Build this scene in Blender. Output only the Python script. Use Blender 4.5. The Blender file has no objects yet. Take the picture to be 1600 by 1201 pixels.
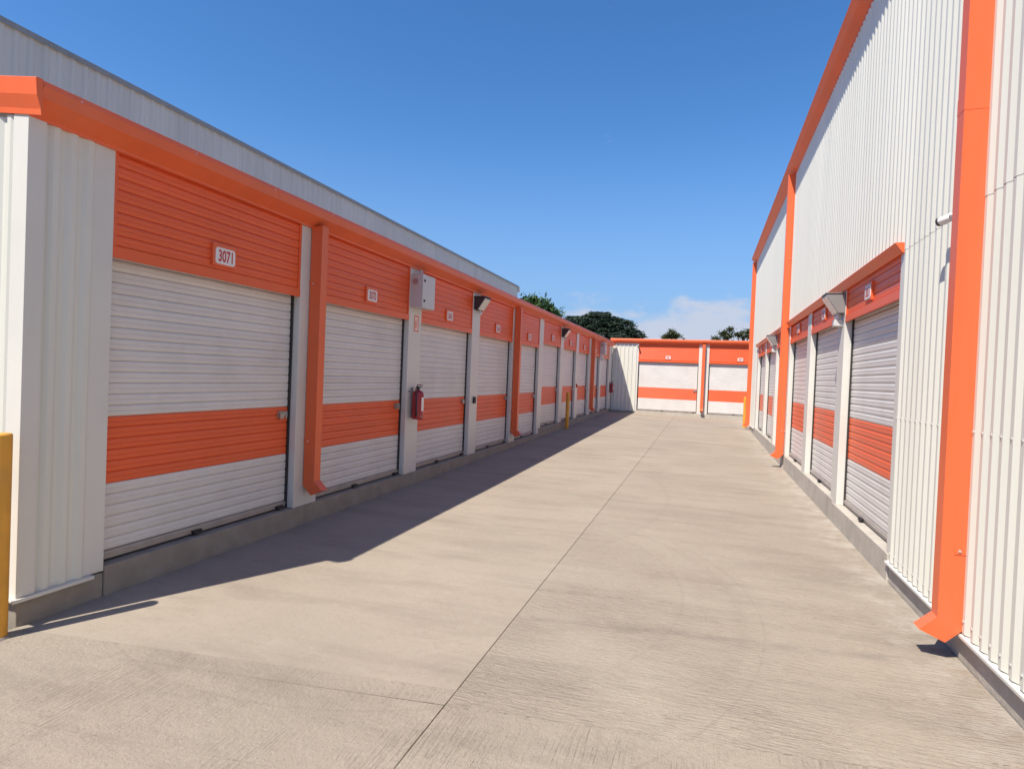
import bpy, bmesh, math, random
from mathutils import Vector, Matrix, Euler

S = bpy.context.scene
COL = S.collection
random.seed(7)

# ------------------------------------------------------------------ camera
cam_d = bpy.data.cameras.new('camera'); cam = bpy.data.objects.new('camera', cam_d); COL.objects.link(cam)
YAW, PITCH, ROLL, CH = .315, -.016, .041, 1.68
fw = Vector((-math.sin(YAW)*math.cos(PITCH), math.cos(YAW)*math.cos(PITCH), math.sin(PITCH)))
r0 = Vector((math.cos(YAW), math.sin(YAW), 0)); u0 = r0.cross(fw)
rr = r0*math.cos(ROLL)+u0*math.sin(ROLL); uu = -r0*math.sin(ROLL)+u0*math.cos(ROLL)
M = Matrix((rr, uu, -fw)).transposed().to_4x4(); M.translation = Vector((0, 0, CH))
cam.matrix_world = M
cam_d.sensor_fit = 'HORIZONTAL'; cam_d.sensor_width = 36; cam_d.lens = 919.7/1600*36
cam_d.clip_start = .05; cam_d.clip_end = 3000
S.camera = cam
S.render.resolution_x, S.render.resolution_y = 1024, 768

# ------------------------------------------------------------------ sun and sky
SUN_T = Vector((.30, .595, -1)).normalized()
EL = math.asin(-SUN_T.z); AZ = math.atan2(-SUN_T.x, -SUN_T.y)
sd = bpy.data.lights.new('sun', 'SUN'); sd.energy = 2.75; sd.angle = math.radians(.53); sd.color = (1, .92, .79)
so = bpy.data.objects.new('sun', sd); COL.objects.link(so)
so.rotation_euler = SUN_T.to_track_quat('-Z', 'Y').to_euler(); so.location = (-20, -40, 60)
W = bpy.data.worlds.new('World'); S.world = W; W.use_nodes = True
nt = W.node_tree; N = nt.nodes; L = nt.links
for n in list(N): N.remove(n)
def nd(t, tree=None, **k):
    n = (tree or nt).nodes.new(t)
    for a, b in k.items(): setattr(n, a, b)
    return n
out = nd('ShaderNodeOutputWorld'); bg = nd('ShaderNodeBackground'); bg.inputs[1].default_value = .085
sky = nd('ShaderNodeTexSky'); sky.sky_type = 'NISHITA'; sky.sun_disc = False
sky.sun_elevation = EL; sky.sun_rotation = AZ; sky.altitude = 300; sky.air_density = 1.0; sky.dust_density = .15; sky.ozone_density = 3.0
tc = nd('ShaderNodeTexCoord'); sep = nd('ShaderNodeSeparateXYZ'); L.new(tc.outputs['Generated'], sep.inputs[0])
mp = nd('ShaderNodeMapping'); mp.inputs['Scale'].default_value = (7.5, 7.5, 16.0); mp.inputs['Location'].default_value = (2.6, 0.9, 0.2)
L.new(tc.outputs['Generated'], mp.inputs[0])
nz = nd('ShaderNodeTexNoise'); nz.inputs['Scale'].default_value = 1.0; nz.inputs['Detail'].default_value = 7; nz.inputs['Roughness'].default_value = .58
L.new(mp.outputs[0], nz.inputs['Vector'])
el = nd('ShaderNodeMapRange'); el.inputs[1].default_value = .085; el.inputs[2].default_value = .165; el.inputs[3].default_value = .10; el.inputs[4].default_value = -.24
L.new(sep.outputs[2], el.inputs[0])
ad = nd('ShaderNodeMath', operation='ADD'); L.new(nz.outputs['Fac'], ad.inputs[0]); L.new(el.outputs[0], ad.inputs[1])
cm = nd('ShaderNodeMapRange', interpolation_type='SMOOTHSTEP'); cm.inputs[1].default_value = .43; cm.inputs[2].default_value = .62; cm.inputs[3].default_value = 0; cm.inputs[4].default_value = .8
L.new(ad.outputs[0], cm.inputs[0])
hs = nd('ShaderNodeHueSaturation'); hs.inputs['Saturation'].default_value = 1.26; hs.inputs['Hue'].default_value = .504; hs.inputs['Value'].default_value = .84; L.new(sky.outputs[0], hs.inputs['Color'])
hz = nd('ShaderNodeMapRange', interpolation_type='SMOOTHSTEP'); hz.inputs[1].default_value = .0; hz.inputs[2].default_value = .40; hz.inputs[3].default_value = .85; hz.inputs[4].default_value = 0
L.new(sep.outputs[2], hz.inputs[0])
hm = nd('ShaderNodeMixRGB'); L.new(hz.outputs[0], hm.inputs[0]); L.new(hs.outputs[0], hm.inputs[1]); hm.inputs[2].default_value = (.98, 1.72, 3.15, 1)
mx = nd('ShaderNodeMixRGB'); L.new(cm.outputs[0], mx.inputs[0]); L.new(hm.outputs[0], mx.inputs[1]); mx.inputs[2].default_value = (2.9, 3.05, 3.55, 1)
L.new(mx.outputs[0], bg.inputs[0]); L.new(bg.outputs[0], out.inputs[0])
S.view_settings.view_transform = 'Standard'; S.view_settings.look = 'None'; S.view_settings.gamma = 1
S.view_settings.exposure = 1.34
S.view_settings.use_curve_mapping = False

# ------------------------------------------------------------------ materials
def mat(name, base, rough=.5, metal=0, var=.06, vscale=3.0, bump=0, bscale=40, spec=.5, coat=0, streak=0, dirt=None, dirtamt=0):
    m = bpy.data.materials.new(name); m.use_nodes = True
    t = m.node_tree; b = t.nodes['Principled BSDF']
    b.inputs['Roughness'].default_value = rough; b.inputs['Metallic'].default_value = metal
    b.inputs['Specular IOR Level'].default_value = spec
    if coat: b.inputs['Coat Weight'].default_value = coat; b.inputs['Coat Roughness'].default_value = .15
    g = nd('ShaderNodeNewGeometry', t); mpn = nd('ShaderNodeMapping', t); t.links.new(g.outputs['Position'], mpn.inputs[0])
    if streak: mpn.inputs['Scale'].default_value = (1, 1, .06)
    n = nd('ShaderNodeTexNoise', t); n.inputs['Scale'].default_value = vscale; n.inputs['Detail'].default_value = 6; n.inputs['Roughness'].default_value = .6
    t.links.new(mpn.outputs[0], n.inputs['Vector'])
    mr = nd('ShaderNodeMapRange', t); mr.inputs[1].default_value = .3; mr.inputs[2].default_value = .7; mr.inputs[3].default_value = 1-var; mr.inputs[4].default_value = 1+var
    t.links.new(n.outputs['Fac'], mr.inputs[0])
    mm = nd('ShaderNodeVectorMath', t, operation='SCALE'); mm.inputs[0].default_value = base[:3]; t.links.new(mr.outputs[0], mm.inputs['Scale'])
    src = mm.outputs[0]
    if dirt:
        n2 = nd('ShaderNodeTexNoise', t); n2.inputs['Scale'].default_value = 1.7; n2.inputs['Detail'].default_value = 9; n2.inputs['Roughness'].default_value = .68
        t.links.new(mpn.outputs[0], n2.inputs['Vector'])
        r2 = nd('ShaderNodeMapRange', t); r2.inputs[1].default_value = .5; r2.inputs[2].default_value = .75; r2.inputs[4].default_value = dirtamt
        t.links.new(n2.outputs['Fac'], r2.inputs[0])
        x = nd('ShaderNodeMixRGB', t); t.links.new(r2.outputs[0], x.inputs[0]); t.links.new(src, x.inputs[1]); x.inputs[2].default_value = (*dirt, 1); src = x.outputs[0]
    if 'shutter' in name:
        oi = nd('ShaderNodeObjectInfo', t); mv = nd('ShaderNodeMapRange', t); mv.inputs[3].default_value = .955; mv.inputs[4].default_value = 1.02
        t.links.new(oi.outputs['Random'], mv.inputs[0]); sc_ = nd('ShaderNodeVectorMath', t, operation='SCALE'); t.links.new(src, sc_.inputs[0]); t.links.new(mv.outputs[0], sc_.inputs['Scale']); src = sc_.outputs[0]
    t.links.new(src, b.inputs['Base Color'])
    rr_ = nd('ShaderNodeMapRange', t); rr_.inputs[3].default_value = max(.05, rough-.08); rr_.inputs[4].default_value = min(1, rough+.08)
    t.links.new(n.outputs['Fac'], rr_.inputs[0]); t.links.new(rr_.outputs[0], b.inputs['Roughness'])
    if bump:
        n3 = nd('ShaderNodeTexNoise', t); n3.inputs['Scale'].default_value = bscale; n3.inputs['Detail'].default_value = 4
        t.links.new(g.outputs['Position'], n3.inputs['Vector'])
        bp = nd('ShaderNodeBump', t); bp.inputs['Strength'].default_value = 1; bp.inputs['Distance'].default_value = bump
        t.links.new(n3.outputs['Fac'], bp.inputs['Height']); t.links.new(bp.outputs[0], b.inputs['Normal'])
    return m

ORANGE = (.79, .142, .046); WHITE = (.70, .685, .65)
MT = {}
MT['orange'] = mat('orange_paint', ORANGE, .40, var=.07, vscale=2.2, streak=1, bump=.0022, bscale=2.2, dirt=(.55, .2, .11), dirtamt=.28)
MT['white'] = mat('white_trim_paint', (.655, .642, .60), .42, var=.035, vscale=1.2, bump=.0012, bscale=2.0, dirt=(.45, .38, .31), dirtamt=.10)
MT['sheet'] = mat('white_steel_sheet', (.665, .662, .60), .45, var=.05, vscale=2.2, streak=1, bump=.0012, bscale=1.5, dirt=(.48, .42, .35), dirtamt=.14)
MT['slat_w'] = mat('white_shutter_paint', (.675, .65, .63), .34, var=.05, vscale=1.8, bump=.0007, bscale=1.3, dirt=(.42, .36, .31), dirtamt=.22)
MT['slat_o'] = mat('orange_shutter_paint', (.80, .122, .034), .38, var=.05, vscale=1.4, bump=.0007, bscale=1.3)
MT['grey_sheet'] = mat('grey_steel_sheet', (.52, .49, .45), .5, var=.07, vscale=2.0, streak=1, dirt=(.25, .24, .22), dirtamt=.25)
MT['dark'] = mat('dark_rubber', (.03, .027, .026), .6)
MT['gland'] = mat('faded_red_plastic', (.42, .26, .24), .5)
MT['bar'] = mat('aluminium_bar', (.42, .385, .36), .5, metal=.3, var=.10, vscale=6, dirt=(.2, .16, .12), dirtamt=.5)
MT['steel'] = mat('galvanised_steel', (.42, .42, .41), .35, metal=.8, var=.15, vscale=14)
MT['bolt'] = mat('zinc_bolt', (.75, .75, .73), .3, metal=.6)
MT['plinth'] = mat('plinth_concrete', (.29, .258, .222), .9, var=.14, vscale=5, bump=.004, bscale=45, dirt=(.22, .19, .155), dirtamt=.55)  # shade on the left row put into a darker tone of the concrete
MT['plinth_sunlit'] = mat('sunlit_plinth_concrete', (.45, .415, .365), .9, var=.12, vscale=5, bump=.004, bscale=45, dirt=(.30, .265, .22), dirtamt=.55)  # same concrete, sunlight painted in as a paler tone
MT['plate'] = mat('white_plate', (.78, .76, .75), .4, var=.02)
MT['red'] = mat('red_lettering', (.52, .03, .025), .45, var=.03)
MT['ext_red'] = mat('extinguisher_red', (.36, .012, .022), .25, var=.06, coat=.4)
MT['yellow'] = mat('yellow_bollard_paint', (.70, .33, .035), .42, var=.10, vscale=5, dirt=(.3, .2, .1), dirtamt=.3)
MT['box'] = mat('grey_enclosure_paint', (.58, .57, .56), .4, var=.03)
MT['lamp_body'] = mat('dark_lamp_housing', (.045, .04, .045), .5, var=.1)
MT['lamp_lens'] = mat('lamp_lens', (.62, .60, .57), .18, var=.06, spec=.6)
MT['lamp_grey'] = mat('grey_lamp_housing', (.23, .23, .23), .45, var=.08)
MT['joint'] = mat('joint_filler', (.05, .042, .035), .95, var=.2, vscale=20)
MT['soil'] = mat('dry_soil', (.17, .13, .085), .95, var=.3, vscale=.4)
MT['bark'] = mat('bark', (.075, .055, .04), .9, var=.25, vscale=4)

def leafmat(name, a, b):
    m = bpy.data.materials.new(name); m.use_nodes = True; t = m.node_tree; p = t.nodes['Principled BSDF']
    oi = nd('ShaderNodeNewGeometry', t)
    cr = nd('ShaderNodeMixRGB', t); cr.inputs[1].default_value = (*a, 1); cr.inputs[2].default_value = (*b, 1)
    t.links.new(oi.outputs['Random Per Island'], cr.inputs[0]); t.links.new(cr.outputs[0], p.inputs['Base Color'])
    p.inputs['Roughness'].default_value = .55; p.inputs['Specular IOR Level'].default_value = .3
    tr = nd('ShaderNodeBsdfTranslucent', t); t.links.new(cr.outputs[0], tr.inputs[0])
    ms = nd('ShaderNodeMixShader', t); ms.inputs[0].default_value = .22
    t.links.new(p.outputs[0], ms.inputs[1]); t.links.new(tr.outputs[0], ms.inputs[2]); t.links.new(ms.outputs[0], t.nodes['Material Output'].inputs[0])
    return m
MT['leaf_dark'] = leafmat('dark_foliage', (.026, .047, .032), (.042, .070, .042))  # bluish distance haze mixed into these leaf colours
MT['leaf_mid'] = leafmat('fresh_foliage', (.03, .07, .018), (.075, .135, .035))
MT['leaf_olive'] = leafmat('olive_foliage', (.04, .055, .022), (.09, .105, .045))

# concrete paving, three finishes
def concrete(name, finish):
    m = bpy.data.materials.new(name); m.use_nodes = True; t = m.node_tree; b = t.nodes['Principled BSDF']; l = t.links
    b.inputs['Roughness'].default_value = .88; b.inputs['Specular IOR Level'].default_value = .25
    g = nd('ShaderNodeNewGeometry', t); P = g.outputs['Position']
    def mapped(sc, rot=0):
        q = nd('ShaderNodeMapping', t); q.inputs['Scale'].default_value = sc; q.inputs['Rotation'].default_value = (0, 0, rot); l.new(P, q.inputs[0]); return q.outputs[0]
    def noise(v, s, d=5, r=.6, dist=0):
        q = nd('ShaderNodeTexNoise', t); q.inputs['Scale'].default_value = s; q.inputs['Detail'].default_value = d; q.inputs['Roughness'].default_value = r
        q.inputs['Distortion'].default_value = dist; l.new(v, q.inputs['Vector']); return q.outputs['Fac']
    def rng(v, a, bb, c, d):
        q = nd('ShaderNodeMapRange', t); q.inputs[1].default_value = a; q.inputs[2].default_value = bb; q.inputs[3].default_value = c; q.inputs[4].default_value = d; l.new(v, q.inputs[0]); return q.outputs[0]
    def mth(op, a, bb):
        q = nd('ShaderNodeMath', t, operation=op)
        for i, v in enumerate((a, bb)):
            if isinstance(v, (int, float)): q.inputs[i].default_value = v
            else: l.new(v, q.inputs[i])
        return q.outputs[0]
    def mix(f, a, bb, mode='MIX'):
        q = nd('ShaderNodeMixRGB', t); q.blend_type = mode
        for i, v in enumerate((f, a, bb)):
            if isinstance(v, (int, float)): q.inputs[i].default_value = v
            elif isinstance(v, tuple): q.inputs[i].default_value = (*v, 1)
            else: l.new(v, q.inputs[i])
        return q.outputs[0]
    tw = math.radians(-7)
    c = mix(rng(noise(P, .55, 6, .62), .32, .68, 0, 1), (.290, .248, .200), (.350, .303, .247))
    c = mix(rng(noise(P, .9, 4, .5), .45, .72, 0, .45), c, (.355, .285, .235))           # pinkish patches
    c = mix(rng(noise(mapped((.35, 1.6, 1), tw), 1.6, 7, .68), .47, .70, 0, .55), c, (.205, .175, .142))  # cross-wise smears
    c = mix(rng(noise(P, 26, 5, .7), .54, .75, 0, .36), c, (.19, .16, .13))                # specks
    c = mix(rng(noise(P, 85, 5, .75), .50, .72, 0, .42), c, (.20, .17, .14))
    c = mix(rng(noise(P, 120, 4, .75), .55, .75, 0, .40), c, (.46, .41, .35))
    c = mix(rng(noise(P, 11, 6, .7), .54, .78, 0, .35), c, (.40, .352, .298))
    sp = nd('ShaderNodeSeparateXYZ', t); l.new(P, sp.inputs[0]); X, Y = sp.outputs[0], sp.outputs[1]
    # a long dark smear across the right-hand bays and two faint tyre arcs
    if finish != 'smooth':
        yy = mth('SUBTRACT', Y, mth('MULTIPLY', X, .125))
        wob = mth('MULTIPLY', mth('SUBTRACT', noise(P, 2.2, 4), .5), .16)
        d = mth('ABSOLUTE', mth('SUBTRACT', mth('ADD', yy, wob), 4.03), 0)
        msk = mth('MULTIPLY', rng(d, .01, .075, 1, 0), rng(noise(P, 3.1, 6, .7), .35, .62, 0, .75))
        c = mix(mth('MULTIPLY', msk, .75), c, (.19, .165, .14))
        for (cx, cy, rad, w, am) in ((-2.3, 4.6, 2.22, .016, .17), (-2.4, 4.4, 2.86, .014, .19), (-2.4, 4.4, 2.72, .07, .10), (-6.0, 8.2, 5.6, .06, .10)):
            dx = mth('SUBTRACT', X, cx); dy = mth('SUBTRACT', Y, cy)
            rad_ = mth('SQRT', mth('ADD', mth('MULTIPLY', dx, dx), mth('MULTIPLY', dy, dy)), 0)
            e = mth('ABSOLUTE', mth('SUBTRACT', rad_, rad), 0)
            mk = mth('MULTIPLY', rng(e, 0, w, am, 0), rng(noise(P, 2.6, 5, .7), .3, .6, .2, 1))
            c = mix(mk, c, (.14, .12, .10))
    # pale lime bloom along the right-hand kerb, in ragged tongues
    if finish != 'smooth':
        tong = noise(mapped((.5, 3.2, 1), tw), 1.9, 6, .7)
        bl = mth('MULTIPLY', rng(mth('ADD', X, mth('MULTIPLY', tong, .9)), 1.55, 2.0, 0, 1), rng(noise(P, 4.5, 6, .7), .42, .6, 0, .6))
        c = mix(bl, c, (.46, .42, .37))
    # scattered small spots
    vo = nd('ShaderNodeTexVoronoi', t); vo.inputs['Scale'].default_value = 2.3; l.new(P, vo.inputs['Vector'])
    c = mix(mth('MULTIPLY', rng(vo.outputs['Distance'], .012, .05, 1, 0), rng(noise(P, 1.3, 2), .48, .6, 0, .5)), c, (.12, .10, .085))
    l.new(c, b.inputs['Base Color'])
    fine = noise(P, 95, 4, .65)
    if finish == 'raked':
        v = mapped((1, .05, 1)); gr = noise(v, 62, 3, .6)
        am = rng(noise(P, 1.5, 5, .65), .44, .60, .0, 1)
        h = mth('ADD', mth('MULTIPLY', mth('MULTIPLY', rng(gr, .42, .62, 0, 1), am), 1.0), mth('MULTIPLY', fine, .55)); dist = .007
        h = mth('ADD', mth('MULTIPLY', h, .8), mth('MULTIPLY', noise(mapped((1, .8, 1)), 44, 5, .72), 1.3))
    elif finish == 'broom':
        v = mapped((.16, 1, 1), tw); gr = noise(v, 56, 4, .65)
        am = mth('MULTIPLY', rng(noise(P, .9, 3, .5), .36, .6, .12, 1), rng(Y, 3.2, 9.0, 1, .35))
        h = mth('ADD', mth('MULTIPLY', mth('MULTIPLY', rng(gr, .38, .64, 0, 1), am), .8), mth('MULTIPLY', fine, .35)); dist = .008
        h = mth('ADD', h, mth('MULTIPLY', noise(mapped((.35, 1, 1), tw), 52, 4, .7), 1.0))
    else:
        v = mapped((.12, 1, 1), tw); gr = noise(v, 40, 3, .6)
        h = mth('ADD', mth('MULTIPLY', gr, .35), mth('MULTIPLY', fine, .3)); dist = .0042
    bp = nd('ShaderNodeBump', t); bp.inputs['Strength'].default_value = 1; bp.inputs['Distance'].default_value = dist
    l.new(h, bp.inputs['Height']); l.new(bp.outputs[0], b.inputs['Normal'])
    return m
MT['c_rake'] = concrete('raked_concrete', 'raked'); MT['c_broom'] = concrete('broomed_concrete', 'broom'); MT['c_smooth'] = concrete('trowelled_concrete', 'smooth')

# ------------------------------------------------------------------ mesh helpers
class MB:
    def __init__(s): s.v = []; s.f = []; s.m = []
    def add(s, vs, fs, m=0):
        o = len(s.v); s.v += [tuple(p) for p in vs]; s.f += [tuple(i+o for i in f) for f in fs]; s.m += [m]*len(fs); return s
    def box(s, x0, x1, y0, y1, z0, z1, m=0):
        vs = [(x, y, z) for z in (z0, z1) for y in (y0, y1) for x in (x0, x1)]
        return s.add(vs, [(0, 2, 3, 1), (4, 5, 7, 6), (0, 1, 5, 4), (2, 6, 7, 3), (0, 4, 6, 2), (1, 3, 7, 5)], m)
    def prism(s, prof, a, b, axis, m=0, caps=True):
        def mk(p, w):
            return (w, p[0], p[1]) if axis == 'x' else ((p[0], w, p[1]) if axis == 'y' else (p[0], p[1], w))
        n = len(prof); vs = [mk(p, a) for p in prof]+[mk(p, b) for p in prof]
        fs = [(i, (i+1) % n, n+(i+1) % n, n+i) for i in range(n)]
        if caps: fs += [tuple(range(n))[::-1], tuple(range(n, 2*n))]
        return s.add(vs, fs, m)
    def tube(s, pts, rad, n=10, m=0, cap=True):
        pts = [Vector(p) for p in pts]; rad = rad if isinstance(rad, (list, tuple)) else [rad]*len(pts)
        rings = []; up = None
        for i, p in enumerate(pts):
            d = (pts[min(i+1, len(pts)-1)]-pts[max(i-1, 0)]).normalized()
            a = d.orthogonal().normalized() if up is None else (up-d*up.dot(d)).normalized()
            up = a; b = d.cross(a)
            rings.append([p+(a*math.cos(t)+b*math.sin(t))*rad[i] for t in [2*math.pi*k/n for k in range(n)]])
        vs = [q for r in rings for q in r]; fs = []
        for i in range(len(pts)-1):
            for k in range(n): fs.append((i*n+k, i*n+(k+1) % n, (i+1)*n+(k+1) % n, (i+1)*n+k))
        if cap: fs += [tuple(range(n))[::-1], tuple(range(len(vs)-n, len(vs)))]
        return s.add(vs, fs, m)
    def mesh(s, name, mats, smooth=False, recalc=True):
        me = bpy.data.meshes.new(name); me.from_pydata(s.v, [], s.f)
        for k in (mats if isinstance(mats, (list, tuple)) else [mats]): me.materials.append(MT[k])
        me.polygons.foreach_set('material_index', s.m)
        if smooth: me.polygons.foreach_set('use_smooth', [True]*len(me.polygons))
        if recalc:
            bm = bmesh.new(); bm.from_mesh(me); bmesh.ops.recalc_face_normals(bm, faces=bm.faces); bm.to_mesh(me); bm.free()
        me.update(); return me
    def build(s, name, mats, parent=None, smooth=False, bevel=0, loc=None):
        return link(name, s.mesh(name, mats, smooth), parent, bevel, loc)
def link(name, me, parent=None, bevel=0, loc=None, scale=None):
    o = bpy.data.objects.new(name, me); COL.objects.link(o)
    if parent is not None: o.parent = parent
    if loc is not None: o.location = loc
    if scale is not None: o.scale = scale
    if bevel:
        md = o.modifiers.new('bevel', 'BEVEL'); md.width = bevel; md.segments = 2; md.limit_method = 'ANGLE'; md.angle_limit = math.radians(40)
    return o
def tag(o, label, cat=None, group=None):
    o['label'] = label
    if cat: o['category'] = cat
    if group: o['group'] = group
    return o
def struct(o): o['kind'] = 'structure'; return o
def stuff(o): o['kind'] = 'stuff'; return o
def thing(name, label, cat, loc=(0, 0, 0), rz=0, group=None):
    o = bpy.data.objects.new(name, None); COL.objects.link(o); o.location = loc; o.rotation_euler = (0, 0, rz); o.empty_display_size = .2
    return tag(o, label, cat, group)
def text_mesh(txt, height, width, bold=.012):
    cu = bpy.data.curves.new('lettering', 'FONT'); cu.body = txt; cu.size = 1; cu.offset = bold; cu.resolution_u = 4
    o = bpy.data.objects.new('lettering', cu); COL.objects.link(o); bpy.context.view_layer.update()
    dg = bpy.context.evaluated_depsgraph_get(); me = bpy.data.meshes.new_from_object(o.evaluated_get(dg))
    vs = [v.co.copy() for v in me.vertices]; fs = [tuple(p.vertices) for p in me.polygons]
    bpy.data.objects.remove(o); bpy.data.curves.remove(cu); bpy.data.meshes.remove(me)
    x0 = min(v.x for v in vs); x1 = max(v.x for v in vs); y0 = min(v.y for v in vs); y1 = max(v.y for v in vs)
    return [((v.x-(x0+x1)/2)/(x1-x0)*width, (v.y-(y0+y1)/2)/(y1-y0)*height) for v in vs], fs

# ------------------------------------------------------------------ terrain and paving
XL, XR, YB = -4.03, 1.577, 26.98
def zl(y):
    K = ((-2, -.05), (2.5, -.026), (5, -.010), (8.5, .014), (15, .095), (27, .212))
    y = max(-2, min(27, y))
    for (a, p), (b, q) in zip(K, K[1:]):
        if y <= b: return p+(q-p)*(y-a)/(b-a)
def zr(y): return .035 if y < 13 else .035+(y-13)*.0082
def gz(x, y):
    t = max(-.25, min(1.3, (x-XL)/(XR-XL))); return zl(y)*(1-t)+zr(y)*t

g = MB(); R_ = 700
g.add([(-R_, -R_, -.32), (R_, -R_, -.32), (R_, R_, -.32), (-R_, R_, -.32)], [(0, 1, 2, 3)])
struct(g.build('ground', 'soil'))
pv = MB(); xs = [-9.2, -6.6, XL, -2.6, -1.17, .2, XR, 4.2]; ys = [-7+1.5*i for i in range(24)]
for y in ys:
    for x in xs: pv.v.append((x, y, gz(x, y)-.03))
nx = len(xs)
for j in range(len(ys)-1):
    for i in range(nx-1): pv.f.append((j*nx+i, j*nx+i+1, (j+1)*nx+i+1, (j+1)*nx+i)); pv.m.append(0)
paving = struct(pv.build('concrete_paving', 'joint'))

def slab(x0, x1, ya, yb, m, gap, gx):
    """one cast bay between the joints y=ya and y=yb (joints run 7 degrees askew)"""
    sk = .12
    xs_ = [x0+gx, (x0+x1)/2, x1-gx]
    nyy = max(1, int((yb-ya)/1.3)); b = MB(); top = []; c = .004
    def Yj(y, x): return min(y+sk*(x+1.17), 27.05)
    rows = [i/nyy for i in range(nyy+1)]
    for t in rows:
        for x in xs_:
            y = Yj(ya+gap, x)*(1-t)+Yj(yb-gap, x)*t; b.v.append((x, y, gz(x, y)))
    for j in range(nyy):
        for i in range(2): b.f.append((j*3+i, j*3+i+1, (j+1)*3+i+1, (j+1)*3+i)); b.m.append(0)
    # rim: chamfer ring then skirt
    ring = [0, 1, 2]+[j*3+2 for j in range(1, nyy+1)]+[nyy*3+1, nyy*3]+[j*3 for j in range(nyy-1, 0, -1)]
    cx = sum(b.v[i][0] for i in ring)/len(ring); cy = sum(b.v[i][1] for i in ring)/len(ring)
    prev = ring
    for dz, off in ((.0035, .003), (.06, .003)):
        new = []
        for i in ring:
            x, y, z = b.v[i]; sx = 1 if x > cx+.01 else (-1 if x < cx-.01 else 0); sy = 1 if y > cy+.001 else -1
            if i not in (0, 1, 2, nyy*3, nyy*3+1, nyy*3+2): sy = 0
            b.v.append((x+sx*off*.6, y+sy*off*.6, z-dz)); new.append(len(b.v)-1)
        k = len(ring)
        for q in range(k): b.f.append((prev[q], new[q], new[(q+1) % k], prev[(q+1) % k])); b.m.append(0)
        prev = new
    return b.build('slab', m, paving)
rows = [-6, -3, -.35, 2.09, 2.71, 2.87, 4.44, 6.84, 9.6, 12.6, 15.6, 18.7, 21.95, 24.7, 27.6]
for i in range(len(rows)-1):
    a, b_ = rows[i], rows[i+1]
    if b_ < 2.8:
        mL = mR = 'c_rake'
    elif b_ < 2.9: mL = 'c_rake'; mR = 'c_broom'
    else: mL = 'c_smooth'; mR = 'c_broom'
    gp = .007 if a > 3 else .0025
    slab(XL if b_ > 2.6 else XL+.03, -1.17, a, b_, mL, gp, .0035)
    slab(-1.17, XR, a, b_, mR, gp, .0035)
    if b_ < 2.8:
        slab(-6.6, XL+.03, a, b_, 'c_rake' if b_ < 2 else 'c_smooth', gp, .0035); slab(-9.2, -6.6, a, b_, 'c_rake', gp, .0035)
    if a > 21: slab(XR, 4.2, a, b_, 'c_broom', gp, .0035)

# ------------------------------------------------------------------ shutters, panels, gutters: shared builders
PITCH_S = .082
def slat_prof(p=PITCH_S):
    f = [(.0, 0), (-.0075, .003), (-.0115, .012), (-.0130, .027), (-.0126, .0355), (-.0092, .041), (-.0126, .0465), (-.0130, .056), (-.0115, .070), (-.0075, .079), (.0, .082)]
    return [(y, z*p/.082) for y, z in f]+[(.003, p), (.003, 0)]
_slat = {}
def slat_mesh(k):
    if k not in _slat: _slat[k] = MB().prism(slat_prof(), 0, 1, 'x').mesh('slat', k)
    return _slat[k]
GUT = [(-.027, 0), (-.028, .018), (-.138, .098), (-.148, .168), (-.136, .203), (0.06, .203), (.06, 0)]
GUT_R = [(-.026, 0), (-.027, .022), (-.120, .092), (-.188, .160), (-.178, .165), (.06, .168), (.06, 0)]
def numbered(parent, txt, x, z):
    b = MB(); b.box(x-.135, x+.125, -.006, .028, z-.088, z+.10, 0)
    w, h, r = .109, .070, .026; pr = []
    for cx, cz, a0 in ((w-r, h-r, 0), (-w+r, h-r, 90), (-w+r, -h+r, 180), (w-r, -h+r, 270)):
        for k in range(5):
            a = math.radians(a0+k*22.5); pr.append((x+cx+r*math.cos(a), z+cz+r*math.sin(a)))
    b.prism(pr, -.0105, -.004, 'y', 1)
    vs, fs = text_mesh(txt, .106, .160, .026)
    b.add([(x+p[0], -.0117, z+p[1]) for p in vs], fs, 2)
    me = bpy.data.meshes.new('number_plate'); me.from_pydata(b.v, [], b.f)
    for k in ('orange', 'plate', 'red'): me.materials.append(MT[k])
    me.polygons.foreach_set('material_index', b.m)
    bm = bmesh.new(); bm.from_mesh(me); bmesh.ops.recalc_face_normals(bm, faces=[f for f in bm.faces if f.material_index != 2]); bm.to_mesh(me); bm.free()
    o = link('number_plate', me, parent); o['label'] = 'white rounded number plate reading '+txt; return o
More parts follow.
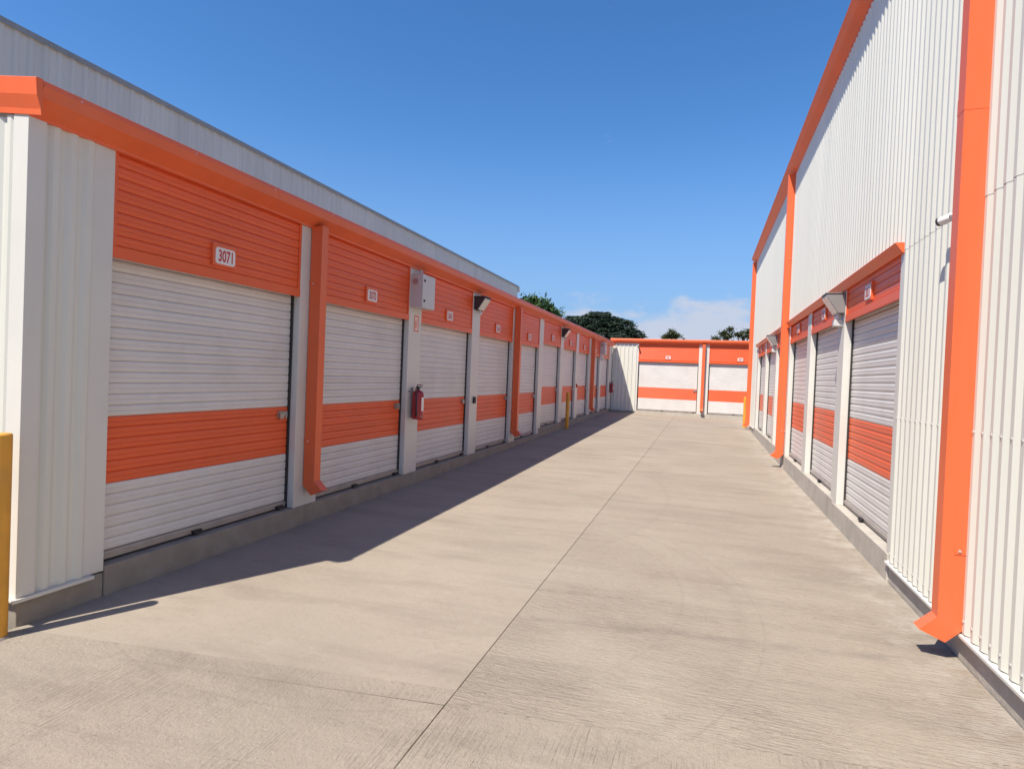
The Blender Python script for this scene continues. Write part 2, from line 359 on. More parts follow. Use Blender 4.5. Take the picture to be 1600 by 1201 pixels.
def bay(root, x0, x1, dz, ztop, number, detail, rec=.10, latch=True, lockside=1):
    """one roller door with its fixed header, in facade space: x to the right, y inwards"""
    hp, hb1, hb2, hd = 2.402+dz, 1.265+dz, .766+dz, .197+dz
    w = x1-x0
    # --- header
    hb = MB()
    hb.box(x0-.012, x1+.012, .030, .046, hp+.02, ztop+.05)
    hb.box(x0-.012, x1+.012, .002, .030, hp, hp+.082)
    hb.box(x0-.012, x0+.030, .006, .030, hp+.082, ztop+.05); hb.box(x1-.030, x1+.012, .006, .030, hp+.082, ztop+.05)
    head = hb.build('header_panel', 'slat_o', root)
    z = hp+.084; n = int((ztop+.04-z)/PITCH_S)
    if detail:
        for i in range(n): link('slat', slat_mesh('slat_o'), head, loc=(x0+.031, .0285, z+i*PITCH_S), scale=(w-.062, 1, 1))
    else:
        b = MB()
        for i in range(n): b.prism([(y+.0285, zz+z+i*PITCH_S) for y, zz in slat_prof()], x0+.031, x1-.031, 'x')
        stuff(b.build('slats', 'slat_o', head))
    numbered(head, number, (x0+x1)/2+.0, hp+.205)
    # --- door
    db = MB(); db.box(x0+.004, x1-.004, rec+.012, rec+.03, hd, hp+.1)
    db.box(x0+.001, x0+.024, rec-.026, rec+.012, hd+.002, hp+.05); db.box(x1-.024, x1-.001, rec-.026, rec+.012, hd+.002, hp+.05)
    door = db.build('door', 'dark', root)
    sx0, sw = x0+.027, w-.054
    zb = hd+.075
    cols = ['slat_w']*6+['slat_o']*6+['slat_w']*15
    if detail:
        for i, k in enumerate(cols):
            link('slat', slat_mesh(k), door, loc=(sx0, rec+.004, zb+i*PITCH_S), scale=(sw, 1, 1))
    else:
        b = MB()
        for i, k in enumerate(cols): b.prism([(y+rec+.004, zz+zb+i*PITCH_S) for y, zz in slat_prof()], sx0, sx0+sw, 'x', 0 if k == 'slat_w' else 1)
        stuff(b.build('curtain', ['slat_w', 'slat_o'], door))
    b = MB(); b.box(sx0, sx0+sw, rec-.022, rec+.008, hd+.016, hd+.073); b.box(sx0, sx0+sw, rec-.03, rec-.018, hd+.045, hd+.055)
    b.build('bottom_bar', 'bar', door, bevel=.002)
    b = MB(); b.box(sx0, sx0+sw, rec-.016, rec+.004, hd+.001, hd+.0155); b.build('rubber_seal', 'dark', door)
    for fx in ((x0+w*.43), (x1-.13)):
        b = MB(); b.box(fx-.05, fx+.05, rec-.05, rec-.02, hd+.03, hd+.042); b.box(fx-.04, fx+.04, rec-.06, rec-.022, hd+.012, hd+.032)
        b.build('lift_handle', 'dark', door, bevel=.003)
    if latch:
        lx = x1-.115 if lockside > 0 else x0+.115; lz = hb1-.085
        b = MB(); b.box(lx-.06, lx+.085, rec-.020, rec-.006, lz-.03, lz+.03); b.box(lx-.055, lx-.005, rec-.045, rec-.02, lz-.045, lz+.012)
        b.box(lx+.0, lx+.035, rec-.034, rec-.02, lz-.012, lz+.022); b.tube([(lx+.028, rec-.03, lz+.012), (lx+.036, rec-.042, lz-.012), (lx+.044, rec-.036, lz-.05)], .0065, 8)
        b.tube([(lx-.045, rec-.034, lz+.010), (lx-.043, rec-.034, lz+.032), (lx-.020, rec-.034, lz+.032), (lx-.018, rec-.034, lz+.010)], .005, 8)
        b.build('latch', 'steel', door, bevel=.002)
def downpipe(root, x0, x1, ztop, zk, d=.135, out=.10):
    """box-section pipe standing off the wall, kicking outwards at its foot"""
    b = MB(); y0, y1 = -.008-d, -.008
    ring = lambda yo, z, zt: [(x0, y0-yo, z), (x1, y0-yo, z), (x1, y1-yo, zt), (x0, y1-yo, zt)]
    rs = [ring(0, ztop, ztop), ring(0, zk, zk-.055), ring(out, zk-out*.95, zk-.055-out*1.0)]
    vs = [p for r in rs for p in r]; fs = []
    for k in range(2):
        for i in range(4): fs.append((k*4+i, k*4+(i+1) % 4, (k+1)*4+(i+1) % 4, (k+1)*4+i))
    b.add(vs, fs)
    me = b.mesh('downpipe', 'orange'); o = link('downpipe', me, root, 0)
    sm = o.modifiers.new('wall', 'SOLIDIFY'); sm.thickness = .003; sm.offset = -1
    if ztop-zk > 4:
        s = MB(); zs_ = zk+3.1; e = .0014
        for q0, q1, w0, w1 in ((x0-e, x1+e, y0-e, y0-.0004), (x0-e, x0-.0004, y0, y1), (x1+.0004, x1+e, y0, y1)): s.box(q0, q1, w0, w1, zs_, zs_+.10)
        s.build('joint_sleeve', 'orange', o)
    for zz in (zk+.42, zk+.42+(ztop-zk)*.62):
        s = MB(); s.box(x0-.002, x1+.045, y1+.0005, y1+.006, zz-.025, zz+.025); s.box(x1+.0006, x1+.0036, y1-.07, y1+.0004, zz-.022, zz+.022); s.box(x0-.0036, x0-.0006, y1-.07, y1+.0004, zz-.022, zz+.022)
        so_ = s.build('bracket', 'orange', o)
        q = MB(); q.tube([(x0-.0036, y1-.045, zz), (x0-.010, y1-.045, zz)], .008, 8); q.build('screw', 'bolt', o); q = MB(); q.tube([(x1+.0036, y1-.045, zz), (x1+.010, y1-.045, zz)], .008, 8); q.build('screw', 'bolt', o); q = MB(); q.tube([(x1+.032, y1+.0004, zz), (x1+.032, y1-.006, zz)], .008, 8); q.build('screw', 'bolt', o)
    return o
def corr(n, pitch=.115, h=.019, top=.031, sl=.031):
    """profile of n corrugations starting at 0: list of (along, out)"""
    p = [];
    for i in range(n):
        a = i*pitch; p += [(a, 0), (a+pitch-top-2*sl, 0), (a+pitch-top-sl, -h), (a+pitch-sl, -h)]
    p.append((n*pitch, 0)); return p
_sh = {}
def sheet_mesh(n, hgt, k, pitch=.115, h=.019, top=.031, sl=.031):
    key = (n, round(hgt, 3), k, pitch)
    if key not in _sh:
        pr = corr(n, pitch, h, top, sl); pr = pr+[(n*pitch, .012), (0, .012)]
        _sh[key] = MB().prism(pr, 0, hgt, 'z').mesh('wall_sheet', k)
    return _sh[key]
def sheets(root, x0, x1, z0, z1, y=0, k='sheet', nper=8, pitch=.115, rot=None, **kw):
    n = round((x1-x0)/pitch); i = 0; p = (x1-x0)/n
    while i < n:
        m = min(nper, n-i); o = link('wall_sheet', sheet_mesh(m, z1-z0, k, round(p, 5), **kw), root, loc=(x0+i*p, y, z0)); i += m
def box_part(root, name, k, *a, bevel=0):
    return MB().box(*a).build(name, k, root, bevel=bevel)

# ------------------------------------------------------------------ left storage row (in shade)
LR = thing('storage_building', 'long low storage row on the left in shade, ten white roller doors with orange bands', 'building', (XL, 0, 0), math.pi/2)
near = [3.096, 5.52, 7.90, 10.29, 12.67, 14.88, 17.22, 19.44, 21.73, 24.05]
far = [5.141, 7.518, 9.914, 12.292, 14.494, 16.843, 19.056, 21.346, 23.68, 26.08]
ZF = 3.147; PIT = .14
for i, (a, b_) in enumerate(zip(near, far)):
    dz = 0 if i < 5 else .142
    bay(LR, a, b_, dz, ZF, str(3071-i), i < 5)
    # plinth block under the bay
    xe = near[i+1] if i < 9 else YB-.02
    x_s = near[i] if i else 3.096
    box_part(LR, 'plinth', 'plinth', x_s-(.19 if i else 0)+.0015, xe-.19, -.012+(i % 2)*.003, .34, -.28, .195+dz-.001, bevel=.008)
# pillars
for i in range(10):
    a = far[i]; b_ = near[i+1] if i < 9 else YB-.03
    dz = 0 if i < 5 else .142
    box_part(LR, 'pillar', 'white', a, b_, 0, .17, .195+dz-(.0 if i != 4 else 0), ZF+.05, bevel=.004)
# near corner
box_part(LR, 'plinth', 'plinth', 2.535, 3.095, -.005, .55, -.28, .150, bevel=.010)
f = MB(); f.box(2.487, 3.00, -.045, .02, .150, .162); f.box(2.487, 3.00, -.045, -.041, .140, .150); f.build('base_flashing', 'white', LR)
box_part(LR, 'corner_trim', 'white', 2.517, 2.625, -.024, .11, .163, ZF+.03, bevel=.003)
sheets(LR, 2.626, 2.956, .163, ZF+.03, 0, pitch=.11, h=.017, top=.034, sl=.027)
box_part(LR, 'jamb_trim', 'white', 2.942, 3.095, -.005, .17, .163, ZF+.04, bevel=.004)
# end wall facing the viewer
for k in range(6):
    o = link('wall_sheet', sheet_mesh(7, ZF-.14+PIT*.805*k, 'sheet'), LR, loc=(2.54, .112+.805*(k+1), .163)); o.rotation_euler = (0, 0, -math.pi/2)
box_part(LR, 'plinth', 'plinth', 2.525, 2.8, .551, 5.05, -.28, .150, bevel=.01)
box_part(LR, 'base_flashing', 'white', 2.487, 2.53, .021, 5.05, .150, .162)
# gutter with mitred return on the end wall
gb = MB(); gb.prism([(p[0], ZF+p[1]) for p in GUT], 2.5175, YB-.15, 'x'); gt = gb.build('gutter', 'orange', LR)
RAKE = [(2.508, -.012), (2.505, .022), (2.481, .100), (2.474, .199), (2.48, .204), (2.515, .204), (2.515, -.012)]
b = MB(); n = len(RAKE)
b.add([(x, -.146, ZF+z) for x, z in RAKE]+[(x, .0, ZF+z+PIT*.146) for x, z in RAKE]+[(x, 5.05, ZF+z+PIT*5.196) for x, z in RAKE],
      [(k*n+i, k*n+(i+1) % n, (k+1)*n+(i+1) % n, (k+1)*n+i) for k in range(2) for i in range(n)]+[tuple(range(n)), tuple(range(2*n, 3*n))])
b.build('rake_fascia', 'orange', LR)
b = MB(); b.prism([(.07, .35), (5.04, .35+0), (5.04, 3.35+PIT*5.04), (.07, 3.34+PIT*.07)], 2.545, 2.62, 'x'); b.build('gable_wall', 'white', LR)
for xx in (4.6, 9.6, 14.6, 19.6):
    j = MB(); j.prism([(p[0]-.0025, ZF+p[1]+.0) for p in GUT[1:4]]+[(p[0]+.004, ZF+p[1]) for p in GUT[3:0:-1]], xx, xx+.07, 'x'); j.build('joint_strip', 'orange', gt)
for i in range(14):
    q = MB(); xx = 2.75+i*.9; q.tube([(xx, -.1405, ZF+.172), (xx, -.1475, ZF+.1745)], .006, 6); q.build('rivet', 'bolt', gt)
for a in (5.281, 12.381, 21.70): downpipe(LR, a, a+.107, ZF+.02, .47 if a < 20 else .60)
b = MB(); b.add([(2.58, .061, ZF+.10), (YB-.1, .061, ZF+.10), (YB-.1, 5.05, ZF+.84), (2.58, 5.05, ZF+.84), (2.58, .061, ZF+.185), (YB-.1, .061, ZF+.185), (YB-.1, 5.05, ZF+.93), (2.58, 5.05, ZF+.93)],
      [(0, 1, 2, 3), (4, 5, 6, 7), (0, 1, 5, 4), (2, 3, 7, 6), (1, 2, 6, 5), (0, 3, 7, 4)]); b.build('roof', 'grey_sheet', LR)
box_part(LR, 'light_block_core', 'white', 2.62, YB-.05, .172, 5.0, -.2, ZF+.09)  # unseen solid core, added to block light behind the doors

# ------------------------------------------------------------------ back storage row (sunlit)
BR = thing('storage_building', 'sunlit low storage row closing the far end of the alley, two roller doors', 'building', (0, YB, 0), 0)
DZB, ZFB = .125, 3.335
bay(BR, -2.85, -.262, DZB, ZFB, '3061', False)
bay(BR, .17, 2.70, DZB, ZFB, '3060', False)
bay(BR, 3.1, 5.6, DZB, ZFB, '3059', False)
for a, b_ in ((-2.852-.075, -2.852), (-.262, .17), (2.70, 3.1), (5.6, 6.0)): box_part(BR, 'pillar', 'white', a, b_, 0, .17, .195+DZB, ZFB+.05, bevel=.004)
sheets(BR, XL+.01, -2.928, .30, ZFB+.04, 0, pitch=.18, h=.024, top=.04, sl=.012, nper=6)
box_part(BR, 'base_flashing', 'white', XL+.01, -2.93, -.04, .02, .288, .299)
box_part(BR, 'plinth', 'plinth_sunlit', XL-.2, -2.93, 0, .4, -.2, .287, bevel=.008)
for a, b_ in ((-2.929, -.05), (-.048, 2.9), (2.902, 6.0)): box_part(BR, 'plinth', 'plinth_sunlit', a, b_, -.012, .4, -.2, .195+DZB-.001, bevel=.008)
gb = MB(); gb.prism([(p[0], ZFB+p[1]) for p in GUT], XL-.09, 6.0, 'x'); gb.build('gutter', 'orange', BR)
downpipe(BR, -.125, .0, ZFB+.02, .56)
box_part(BR, 'roof', 'grey_sheet', XL-.05, 6.0, .061, 6, ZFB+.1, ZFB+.19)
box_part(BR, 'light_block_core', 'white', XL-4, 6.0, .172, 6, -.2, ZFB+.099)  # unseen core added so no light passes behind the back doors

# ------------------------------------------------------------------ right warehouse with storage bays
RB = thing('storage_warehouse', 'tall white corrugated warehouse on the right with orange eaves and roller doors', 'building', (XR, 0, 0), -math.pi/2)
YE = 22.15                                   # far corner
ZE = 5.897
bays_r = [(5.90, 7.975, .08, True, '3051'), (8.30, 10.34, .115, True, '3052'), (10.66, 12.72, .115, True, '3053'), (13.05, 14.95, .14, False, '3054'), (15.28, 17.36, .14, False, '3055'), (17.70, 19.86, .14, False, '3056')]
ZH = 2.862
for a, b_, dz, det, num in bays_r:
    bay(RB, -b_, -a, dz, ZH+.01, num, det, rec=.105)
pil = [(5.801, 5.90, .08), (7.975, 8.30, .08), (10.34, 10.66, .115), (12.72, 13.05, .115), (14.95, 15.28, .14), (17.36, 17.70, .14), (19.86, 20.29, .14)]
for a, b_, dz in pil: box_part(RB, 'pillar', 'white', -b_, -a, 0, .18, .195+dz, ZH+.06, bevel=.004)
for a, b_, dz in ((5.83, 8.17, .08), (8.172, 10.52, .115), (10.522, 12.80, .115), (13.02, 15.1, .14), (15.102, 17.5, .14), (17.502, 20.2, .14)):
    box_part(RB, 'plinth', 'plinth_sunlit', -b_, -a, -.010, .36, -.3, .195+dz-.001, bevel=.009)
box_part(RB, 'plinth', 'plinth_sunlit', -13.019, -12.801, .02, .36, -.3, .25, bevel=.006)
box_part(RB, 'plinth', 'plinth_sunlit', -5.829, -.6, .004, .36, -.3, .215, bevel=.006)
box_part(RB, 'plinth', 'plinth_sunlit', -.598, 4.2, .004, .36, -.3, .215, bevel=.006)
box_part(RB, 'plinth', 'plinth_sunlit', -YE, -20.201, .004, .36, -.3, .30, bevel=.006)
for a, b_, z in ((-4.2, 5.83, .216), (20.2, YE, .301)):
    f = MB(); f.add([(-b_, -.031, z-.006), (-a, -.031, z-.006), (-a, .02, z+.006), (-b_, .02, z+.006), (-b_, -.031, z-.004), (-a, -.031, z-.004), (-a, .02, z+.008), (-b_, .02, z+.008)],
                    [(0, 1, 2, 3), (4, 5, 6, 7), (0, 1, 5, 4), (2, 3, 7, 6), (1, 2, 6, 5), (0, 3, 7, 4)])
    f.box(-b_, -a, -.033, -.031, z-.020, z-.004); f.build('base_flashing', 'white', RB)
# near solid wall, lower sheets, then the tall upper sheets lapped over them
sheets(RB, -5.80, 4.09, .226, 2.89, 0)
sheets(RB, -22.13, -20.29, .312, 2.89, 0)
sheets(RB, -22.13, 4.09, 2.868, ZE+.03, -.0025)
for zz, dx in ((1.452, 0), (.30, 0)):
    q = MB()
    x = -5.80+.115-.0465
    while x < -3.2:
        q.tube([(x, -.017, zz), (x, -.026, zz)], .0075, 6); x += .115
    stuff(q.build('sheet_screws', 'bolt', RB))
HOOD = [(0.0, 0), (-.018, .0), (-.078, .080), (-.076, .084), (0, .084)]
for a, b_ in ((5.80, 12.86), (13.03, 20.22)):
    h = MB(); h.prism([(p[0], ZH+p[1]-.002) for p in HOOD], -b_, -a, 'x'); h.build('door_hood', 'orange', RB)
ge = MB(); ge.prism([(p[0], ZE+p[1]) for p in GUT_R], -YE-.06, 4.2, 'x'); ge.build('gutter', 'orange', RB)
for a in (4.255, 12.915, 22.0): downpipe(RB, -a-.105, -a, ZE+.02, .30 if a < 10 else .36, d=.140, out=.095)
box_part(RB, 'roof', 'grey_sheet', -YE-.02, 4.2, .061, 10, ZE+.05, ZE+.16)
box_part(RB, 'light_block_core', 'white', -YE+.04, 4.1, .182, 9.9, -.2, ZE+.049)  # unseen core added to stop light inside the warehouse
sheets_end = link('wall_sheet', sheet_mesh(8, ZE-.3, 'sheet'), RB, loc=(-YE+.03, 0.0, .31)); sheets_end.rotation_euler = (0, 0, -math.pi/2); sheets_end.location = (-YE+.03, .95, .31)

# ------------------------------------------------------------------ grey warehouse behind the left row
GW = thing('grey_warehouse', 'tall grey steel warehouse rising behind the left storage row', 'building', (-9.105, 0, 0), math.pi/2)
ZS = 6.154
sheets(GW, -6, 28.2, 2.2, ZS-.03, 0, k='grey_sheet', nper=5, pitch=.19, h=.018, top=.05, sl=.03)
box_part(GW, 'wall_base', 'grey_sheet', -6, 28.19, .013, 12, -.3, ZS-.05)
b = MB(); b.box(-6.05, 28.24, -.05, .3, ZS-.025, ZS+.0); b.box(-6.05, 28.24, -.052, -.047, ZS-.075, ZS); b.build('roof_edge', 'lamp_grey', GW)
b = MB(); b.box(28.245, 28.50, -.04, .5, ZS-.28, ZS-.02); b.build('gutter_end', 'grey_sheet', GW)

# ------------------------------------------------------------------ things on the walls
def bollard(x, y, z, h, r, label):
    t = thing('bollard', label, 'bollard', (x, y, z), 0, 'yellow bollards at the building corners')
    b = MB(); b.tube([(0, 0, -.1), (0, 0, h-.012), (0, 0, h-.003), (0, 0, h)], [r, r, r-.006, r-.016], 28); o = b.build('post', 'yellow', t, smooth=True)
    o.modifiers.new('e', 'EDGE_SPLIT')
    c = MB(); c.tube([(0, 0, -.02), (0, 0, .012)], [r+.03, r+.012], 24); c.build('concrete_collar', 'plinth', t)
bollard(-3.98, 2.398, gz(-3.98, 2.4), 1.235, .056, 'yellow post at the near corner of the left row, cut off by the picture edge')
bollard(-3.90, 17.49, gz(-3.9, 17.5), 1.11, .056, 'yellow post in the shade in front of the left row\'s far doors')
bollard(1.44, 22.75, gz(1.44, 22.75), 1.12, .056, 'sunlit yellow post at the far corner of the right warehouse')

def ebox(y, z, label):
    t = thing('electrical_box', label, 'electrical box', (XL, y, z), math.pi/2, 'grey electrical boxes on the left row')
    b = MB(); b.box(0, .41, -.165, -.001, 0, .48); b.build('enclosure', 'box', t, bevel=.005)
    b = MB(); b.box(.004, .406, -.186, -.167, .004, .476); d = b.build('door', 'box', t, bevel=.004)
    for zz in (.10, .385):
        c = MB(); c.tube([(.06, -.187, zz), (.06, -.197, zz)], .018, 14); c.build('lock', 'dark', d)
    c = MB(); c.tube([(-.001, -.075, .37), (-.022, -.075, .37)], [.045, .038], 18); c.build('cable_gland', 'gland', t)
    c = MB(); c.tube([(.2, -.05, .48), (.2, -.05, .56)], .02, 10); c.build('conduit', 'box', t)
ebox(7.535, 2.585, 'grey electrical box under the gutter beside unit 3070')
ebox(23.70, 2.66, 'small-looking grey electrical box on the far end of the left row')

def floodlight(loc, rz, label, body):
    t = thing('wall_light', label, 'wall light', loc, rz, 'wedge-shaped wall lights')
    pr = [(-.001, 0), (-.001, .235), (-.205, .235), (-.21, .205), (-.075, .0)]
    b = MB(); b.prism(pr, -.15, .15, 'x'); b.build('housing', body, t, bevel=.006)
    l = MB(); l.add([(-.138, -.082, .004), (.138, -.082, .004), (.138, -.2145, .20), (-.138, -.2145, .20), (-.138, -.071, .004), (.138, -.071, .004), (.138, -.2045, .206), (-.138, -.2045, .206)],
                    [(0, 1, 2, 3), (4, 5, 6, 7), (0, 1, 5, 4), (2, 3, 7, 6), (1, 2, 6, 5), (0, 3, 7, 4)]); l.build('lens', 'lamp_lens', t)
    s = MB(); s.tube([(.03, -.05, .0), (.03, -.05, -.035)], .02, 10); s.tube([(.03, -.05, -.035), (.03, -.085, -.06)], [.03, .026], 12); s.build('sensor', 'plate', t)
    b = MB(); b.box(-.16, .16, -.218, -.002, .236, .246); b.build('lid', body, t, bevel=.002)
floodlight((XL, 10.10, 2.84), math.pi/2, 'dark wedge wall light on the pillar left of unit 3068', 'lamp_body')
floodlight((XL, 17.03, 2.86), math.pi/2, 'dark wedge wall light on the left row above the yellow post', 'lamp_body')
floodlight((XR, 8.135, 2.59), -math.pi/2, 'grey wedge wall light between the two nearest doors of the right warehouse', 'lamp_grey')
floodlight((XR, 15.11, 2.62), -math.pi/2, 'grey wedge wall light beyond the middle downpipe of the right warehouse', 'lamp_grey')
for y, z, lab in ((8.14, 2.44, 'small white junction box below the nearer wall light on the right warehouse'), (15.11, 2.47, 'small white junction box below the farther wall light on the right warehouse'),):
    t = thing('junction_box', lab, 'junction box', (XR, y, z), -math.pi/2, 'junction boxes below the lights')
    b = MB(); b.box(-.07, .07, -.09, -.001, 0, .085); b.build('case', 'box', t, bevel=.006); c = MB(); c.box(-.062, .062, -.096, -.0905, .008, .077); c.build('lid', 'plate', t, bevel=.002)
t = thing('junction_box', 'small white junction box below the far electrical box on the left row', 'junction box', (XL, 23.74, 2.40), math.pi/2, 'junction boxes below the lights')
b = MB(); b.box(0, .2, -.09, -.001, 0, .22); b.build('case', 'plate', t, bevel=.006); c = MB(); c.box(.008, .192, -.096, -.0905, .008, .212); c.build('lid', 'box', t, bevel=.002)

def extinguisher(loc, rz, label):
    t = thing('fire_extinguisher', label, 'fire extinguisher', loc, rz, 'red fire extinguishers')
    b = MB(); zs = [0, .012, .03, .07, .36, .395, .415, .425]; rs = [.074, .083, .085, .085, .085, .072, .038, .026]
    b.tube([(0, -.095, z) for z in zs], rs, 28); o = b.build('cylinder', 'ext_red', t, smooth=True); o.modifiers.new('e', 'EDGE_SPLIT').split_angle = math.radians(50)
    b = MB(); b.tube([(0, -.095, .425), (0, -.095, .475)], .02, 12); b.box(-.012, .012, -.15, -.07, .462, .476); b.box(-.012, .012, -.16, -.08, .492, .503); b.tube([(0, -.08, .475), (0, -.08, .497)], .007, 8)
    b.build('valve', 'dark', t, bevel=.001)
    b = MB(); b.tube([(-.02, -.095, .45), (-.075, -.10, .46), (-.096, -.108, .43), (-.094, -.115, .30), (-.091, -.12, .10), (-.092, -.125, .05)], [.009, .009, .009, .009, .012, .016], 10); b.build('hose', 'dark', t, smooth=True)
    b = MB(); n = 9
    for k in range(n):
        a0 = math.radians(-60+k*100/n); a1 = math.radians(-60+(k+1)*100/n); r = .0857
        p = lambda a, z: (r*math.sin(a+.6), -.095-r*math.cos(a+.6), z)
        b.add([p(a0, .12), p(a1, .12), p(a1, .32), p(a0, .32)], [(0, 1, 2, 3)])
    b.build('paper_label', 'plate', t)
    b = MB(); b.tube([(-.12, -.001, .40), (-.12, -.03, .40)], .012, 8); b.tube([(-.09, -.02, .44), (.0, -.03, .44)], .006, 8); b.box(-.03, .03, -.03, -.001, .38, .46); b.build('wall_hook', 'steel', t)
    b = MB(); b.tube([(0, -.095, .068), (0, -.095, .076)], .0865, 28); b.build('band', 'ext_red', t)
    b = MB(); b.tube([(-.03, -.167, .045), (-.031, -.175, .045)], .009, 10); b.build('stud', 'bolt', t)
extinguisher((XL, 7.70, .985), math.pi/2, 'red fire extinguisher hung on the pillar between units 3070 and 3069')
extinguisher((XL, 26.5, 1.08), math.pi/2, 'dark red fire extinguisher hung at the far end of the left row')

t = thing('wall_sign', 'small white sign with orange border on the pillar above the fire extinguisher', 'sign', (XL, 7.735, 2.37), math.pi/2)
b = MB(); b.box(-.066, .066, -.004, -.001, -.115, .115); b.build('panel', 'plate', t)
b = MB()
for x0, x1, z0, z1 in ((-.066, -.044, -.115, .115), (.044, .066, -.115, .115), (-.0438, .0438, .095, .115), (-.0438, .0438, -.115, -.095)): b.box(x0, x1, -.0055, -.0042, z0, z1)
b.build('border', 'orange', t)
b = MB(); b.box(-.028, .000, -.0055, -.0042, -.075, .035); b.box(-.020, -.008, -.0055, -.0042, .037, .06); b.box(-.006, .012, -.0055, -.0042, .061, .07); b.box(.014, .022, -.0055, -.0042, -.06, .069); b.build('pictogram', 'orange', t)

for (y, z, k, lab) in ((10.11, 1.13, 'dark', 'small dark switch box on the pillar left of unit 3068'), (19.25, 1.36, 'red', 'tiny red switch box on the left row\'s far pillar past the yellow post')):
    t = thing('switch_box', lab, 'switch box', (XL, y, z), math.pi/2, 'switch boxes on the pillars')
    b = MB(); b.box(-.045, .045, -.035, -.001, 0, .12); b.build('case', k, t, bevel=.005); c = MB(); c.box(-.012, .012, -.046, -.0355, .045, .075); c.build('button', 'dark', t, bevel=.003)

t = thing('security_camera', 'white bullet security camera on the right warehouse beside the nearest downpipe', 'camera', (XR, 4.60, 2.86), -math.pi/2)
b = MB(); b.tube([(0, -.026, 0), (0, -.045, 0)], .035, 16); b.build('mount', 'plate', t)
b = MB(); b.tube([(0, -.045, 0), (-.02, -.08, .0)], .012, 10); b.build('arm', 'plate', t)
a = Vector((-.03, -.062, -.012)); d = Vector((-.80, -.48, -.12)).normalized()
b = MB(); b.tube([a, a+d*.012, a+d*.075, a+d*.078], [.022, .027, .027, .027], 20); o = b.build('body', 'plate', t, smooth=True); o.modifiers.new('e', 'EDGE_SPLIT')
b = MB(); b.tube([a+d*.0785, a+d*.094], .029, 20); b.build('lens_hood', 'lamp_body', t)
t = thing('security_camera', 'tiny white camera under the gutter at the left door of the far row', 'camera', (-2.89, YB, 3.24), 0)
b = MB(); b.tube([(0, -.001, 0), (0, -.04, 0)], .03, 12); b.build('mount', 'plate', t); b = MB(); b.tube([(0, -.04, 0), (.03, -.18, -.03)], .032, 14); b.build('body', 'plate', t, smooth=True)
b = MB(); b.tube([(.0302, -.181, -.0302), (.031, -.185, -.031)], .027, 14); b.build('lens_glass', 'dark', t)

# ------------------------------------------------------------------ trees beyond the roofs
def tree(name, label, base, h, lobes, leaf, nleaf, ls, seed, flat=.6, droop=0):
    rnd = random.Random(seed); t = thing(name, label, 'tree', base, rnd.random()*6)
    t.rotation_euler = (0, 0, 0)
    tr = MB(); top = min(l[0][2]-l[1][2]*.3 for l in lobes)
    tr.tube([(0, 0, -.5), (.1, 0, top*.5), (.0, .1, top)], [h*.035, h*.028, h*.02], 10)
    for c, r in lobes:
        s = Vector((0, .1, top*.8)); e = Vector(c); mid = s.lerp(e, .5)+Vector((0, 0, -.1*r[2]))
        tr.tube([s, mid, e], [h*.016, h*.010, h*.004], 7)
    tr.build('trunk', 'bark', t, smooth=True)
    vs = []; fs = []
    tot = sum(r[0]*r[2] for c, r in lobes)
    for c, r in lobes:
        n = int(nleaf*r[0]*r[2]/tot); ncl = max(10, n//45)
        for q in range(ncl):
            while True:
                p = Vector((rnd.uniform(-1, 1), rnd.uniform(-1, 1), rnd.uniform(-1, 1)))
                if .1 < p.length < 1: break
            p = p.normalized()*(p.length**.35)
            cc = Vector((c[0]+p.x*r[0], c[1]+p.y*r[1], c[2]+p.z*r[2])); cs = rnd.uniform(.5, 1.25)*ls*2.6
            for k in range(n//ncl):
                o = Vector((rnd.gauss(0, 1), rnd.gauss(0, 1), rnd.gauss(0, flat)))*cs*.5
                if droop: o.z -= droop*abs(rnd.gauss(0, 1))*cs*.5
                P = cc+o; nrm = Vector((rnd.gauss(0, .8), rnd.gauss(0, .8), rnd.uniform(.2, 1.4))).normalized()
                a = nrm.orthogonal().normalized(); a = (Matrix.Rotation(rnd.random()*6.28, 3, nrm) @ a); bb = nrm.cross(a)
                s = ls*rnd.uniform(.55, 1.2); i = len(vs)
                if droop: a = (a+Vector((0, 0, -1.0))).normalized()
                vs += [P+a*s*.9, P+bb*s*.36, P-a*s*.9, P-bb*s*.36]; fs.append((i, i+1, i+2, i+3))
    me = bpy.data.meshes.new('crown'); me.from_pydata([tuple(v) for v in vs], [], fs); me.materials.append(MT[leaf]); me.update()
    link('crown', me, t); return t
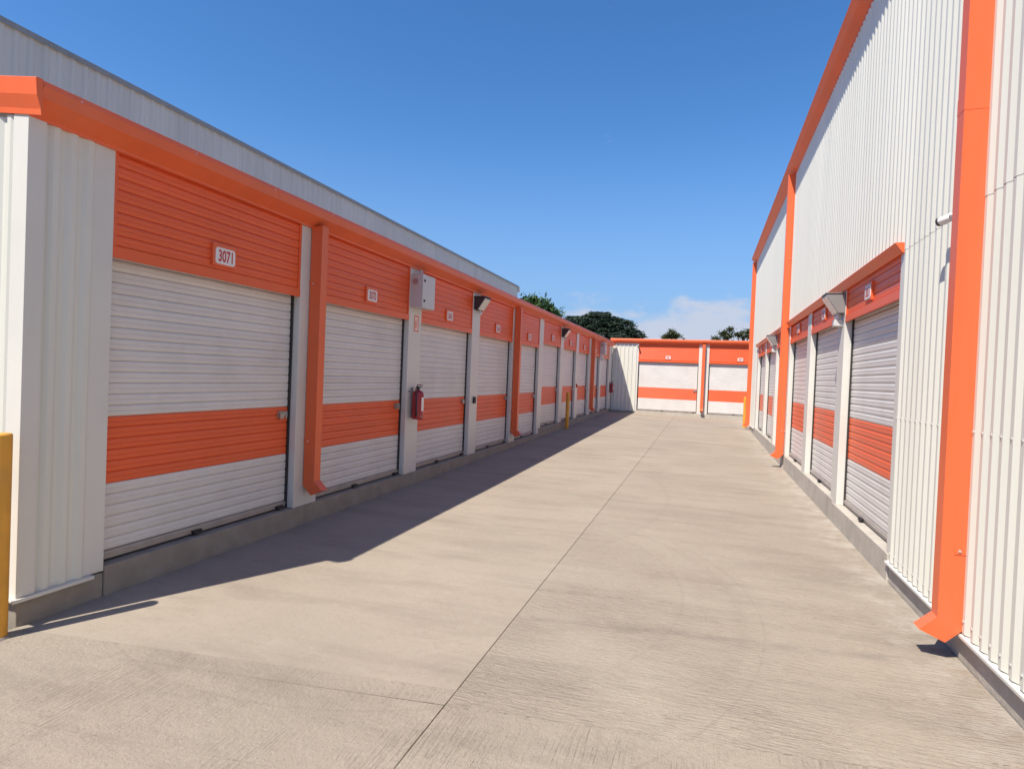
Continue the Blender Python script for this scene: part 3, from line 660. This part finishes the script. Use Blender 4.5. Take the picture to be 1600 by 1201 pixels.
def dirpt(px, py, dist):
    """world point seen in the given direction at the given range"""
    d = fw+rr*((px-800)/919.7)+uu*((600.5-py)/919.7); d = d/math.hypot(d.x, d.y); return Vector((0, 0, CH))+d*dist
DT = 92; sc = DT/919.7
p = dirpt(938, 520, DT)
zc = lambda px, py, D: dirpt(px, py, D).z
def place(lobes_px, D, base_px):
    b0 = dirpt(base_px, 560, D); out_ = []
    for (px, py, rx, rz) in lobes_px:
        q = dirpt(px, py, D); s = D/919.7*1.03
        out_.append(((q.x-b0.x, q.y-b0.y+random.uniform(-1, 1)*rx*s*.3, q.z), (rx*s, rx*s*.9, rz*s)))
    return (b0.x, b0.y, 0), out_
base, lob = place([(935, 512, 34, 24), (936, 502, 20, 14), (902, 511, 30, 17), (965, 516, 26, 17), (980, 526, 22, 14), (882, 516, 24, 14), (950, 530, 40, 16), (998, 527, 9, 5)], 92, 940)
tree('rain_tree', 'broad dark green domed tree behind the far corner of the left row', base, 16, lob, 'leaf_dark', 60000, .22, 3, flat=.2)
base, lob = place([(818, 478, 11, 12), (832, 476, 9, 12), (850, 484, 13, 14), (862, 492, 10, 12), (872, 492, 3, 4), (838, 492, 14, 12), (812, 490, 14, 14)], 46, 838)
tree('mango_tree', 'lighter green drooping tree above the end of the grey warehouse', base, 9, lob, 'leaf_mid', 8000, .19, 5, flat=.8, droop=.9)
base, lob = place([(1047, 523, 6, 4.5), (1055, 525, 5, 3), (1040, 527, 3, 2.5), (1049, 518, 2, 2), (1068, 530, 1.2, .8)], 70, 1048)
tree('distant_tree', 'small dark treetop above the middle of the far row\'s roof', base, 8, lob, 'leaf_olive', 1500, .17, 8)
base, lob = place([(1131, 522, 4, 4), (1136, 526, 6, 3), (1119, 530, 5, 2), (1140, 516, 2, 3)], 70, 1133)
tree('distant_tree', 'left of the two olive treetops beside the right warehouse corner', base, 8, lob, 'leaf_olive', 1300, .17, 9)
base, lob = place([(1161, 523, 6, 4), (1172, 521, 6, 5), (1151, 523, 2, 4), (1182, 524, 9, 7)], 70, 1160)
tree('distant_tree', 'right of the two olive treetops, against the right warehouse corner', base, 8, lob, 'leaf_olive', 1900, .17, 10)
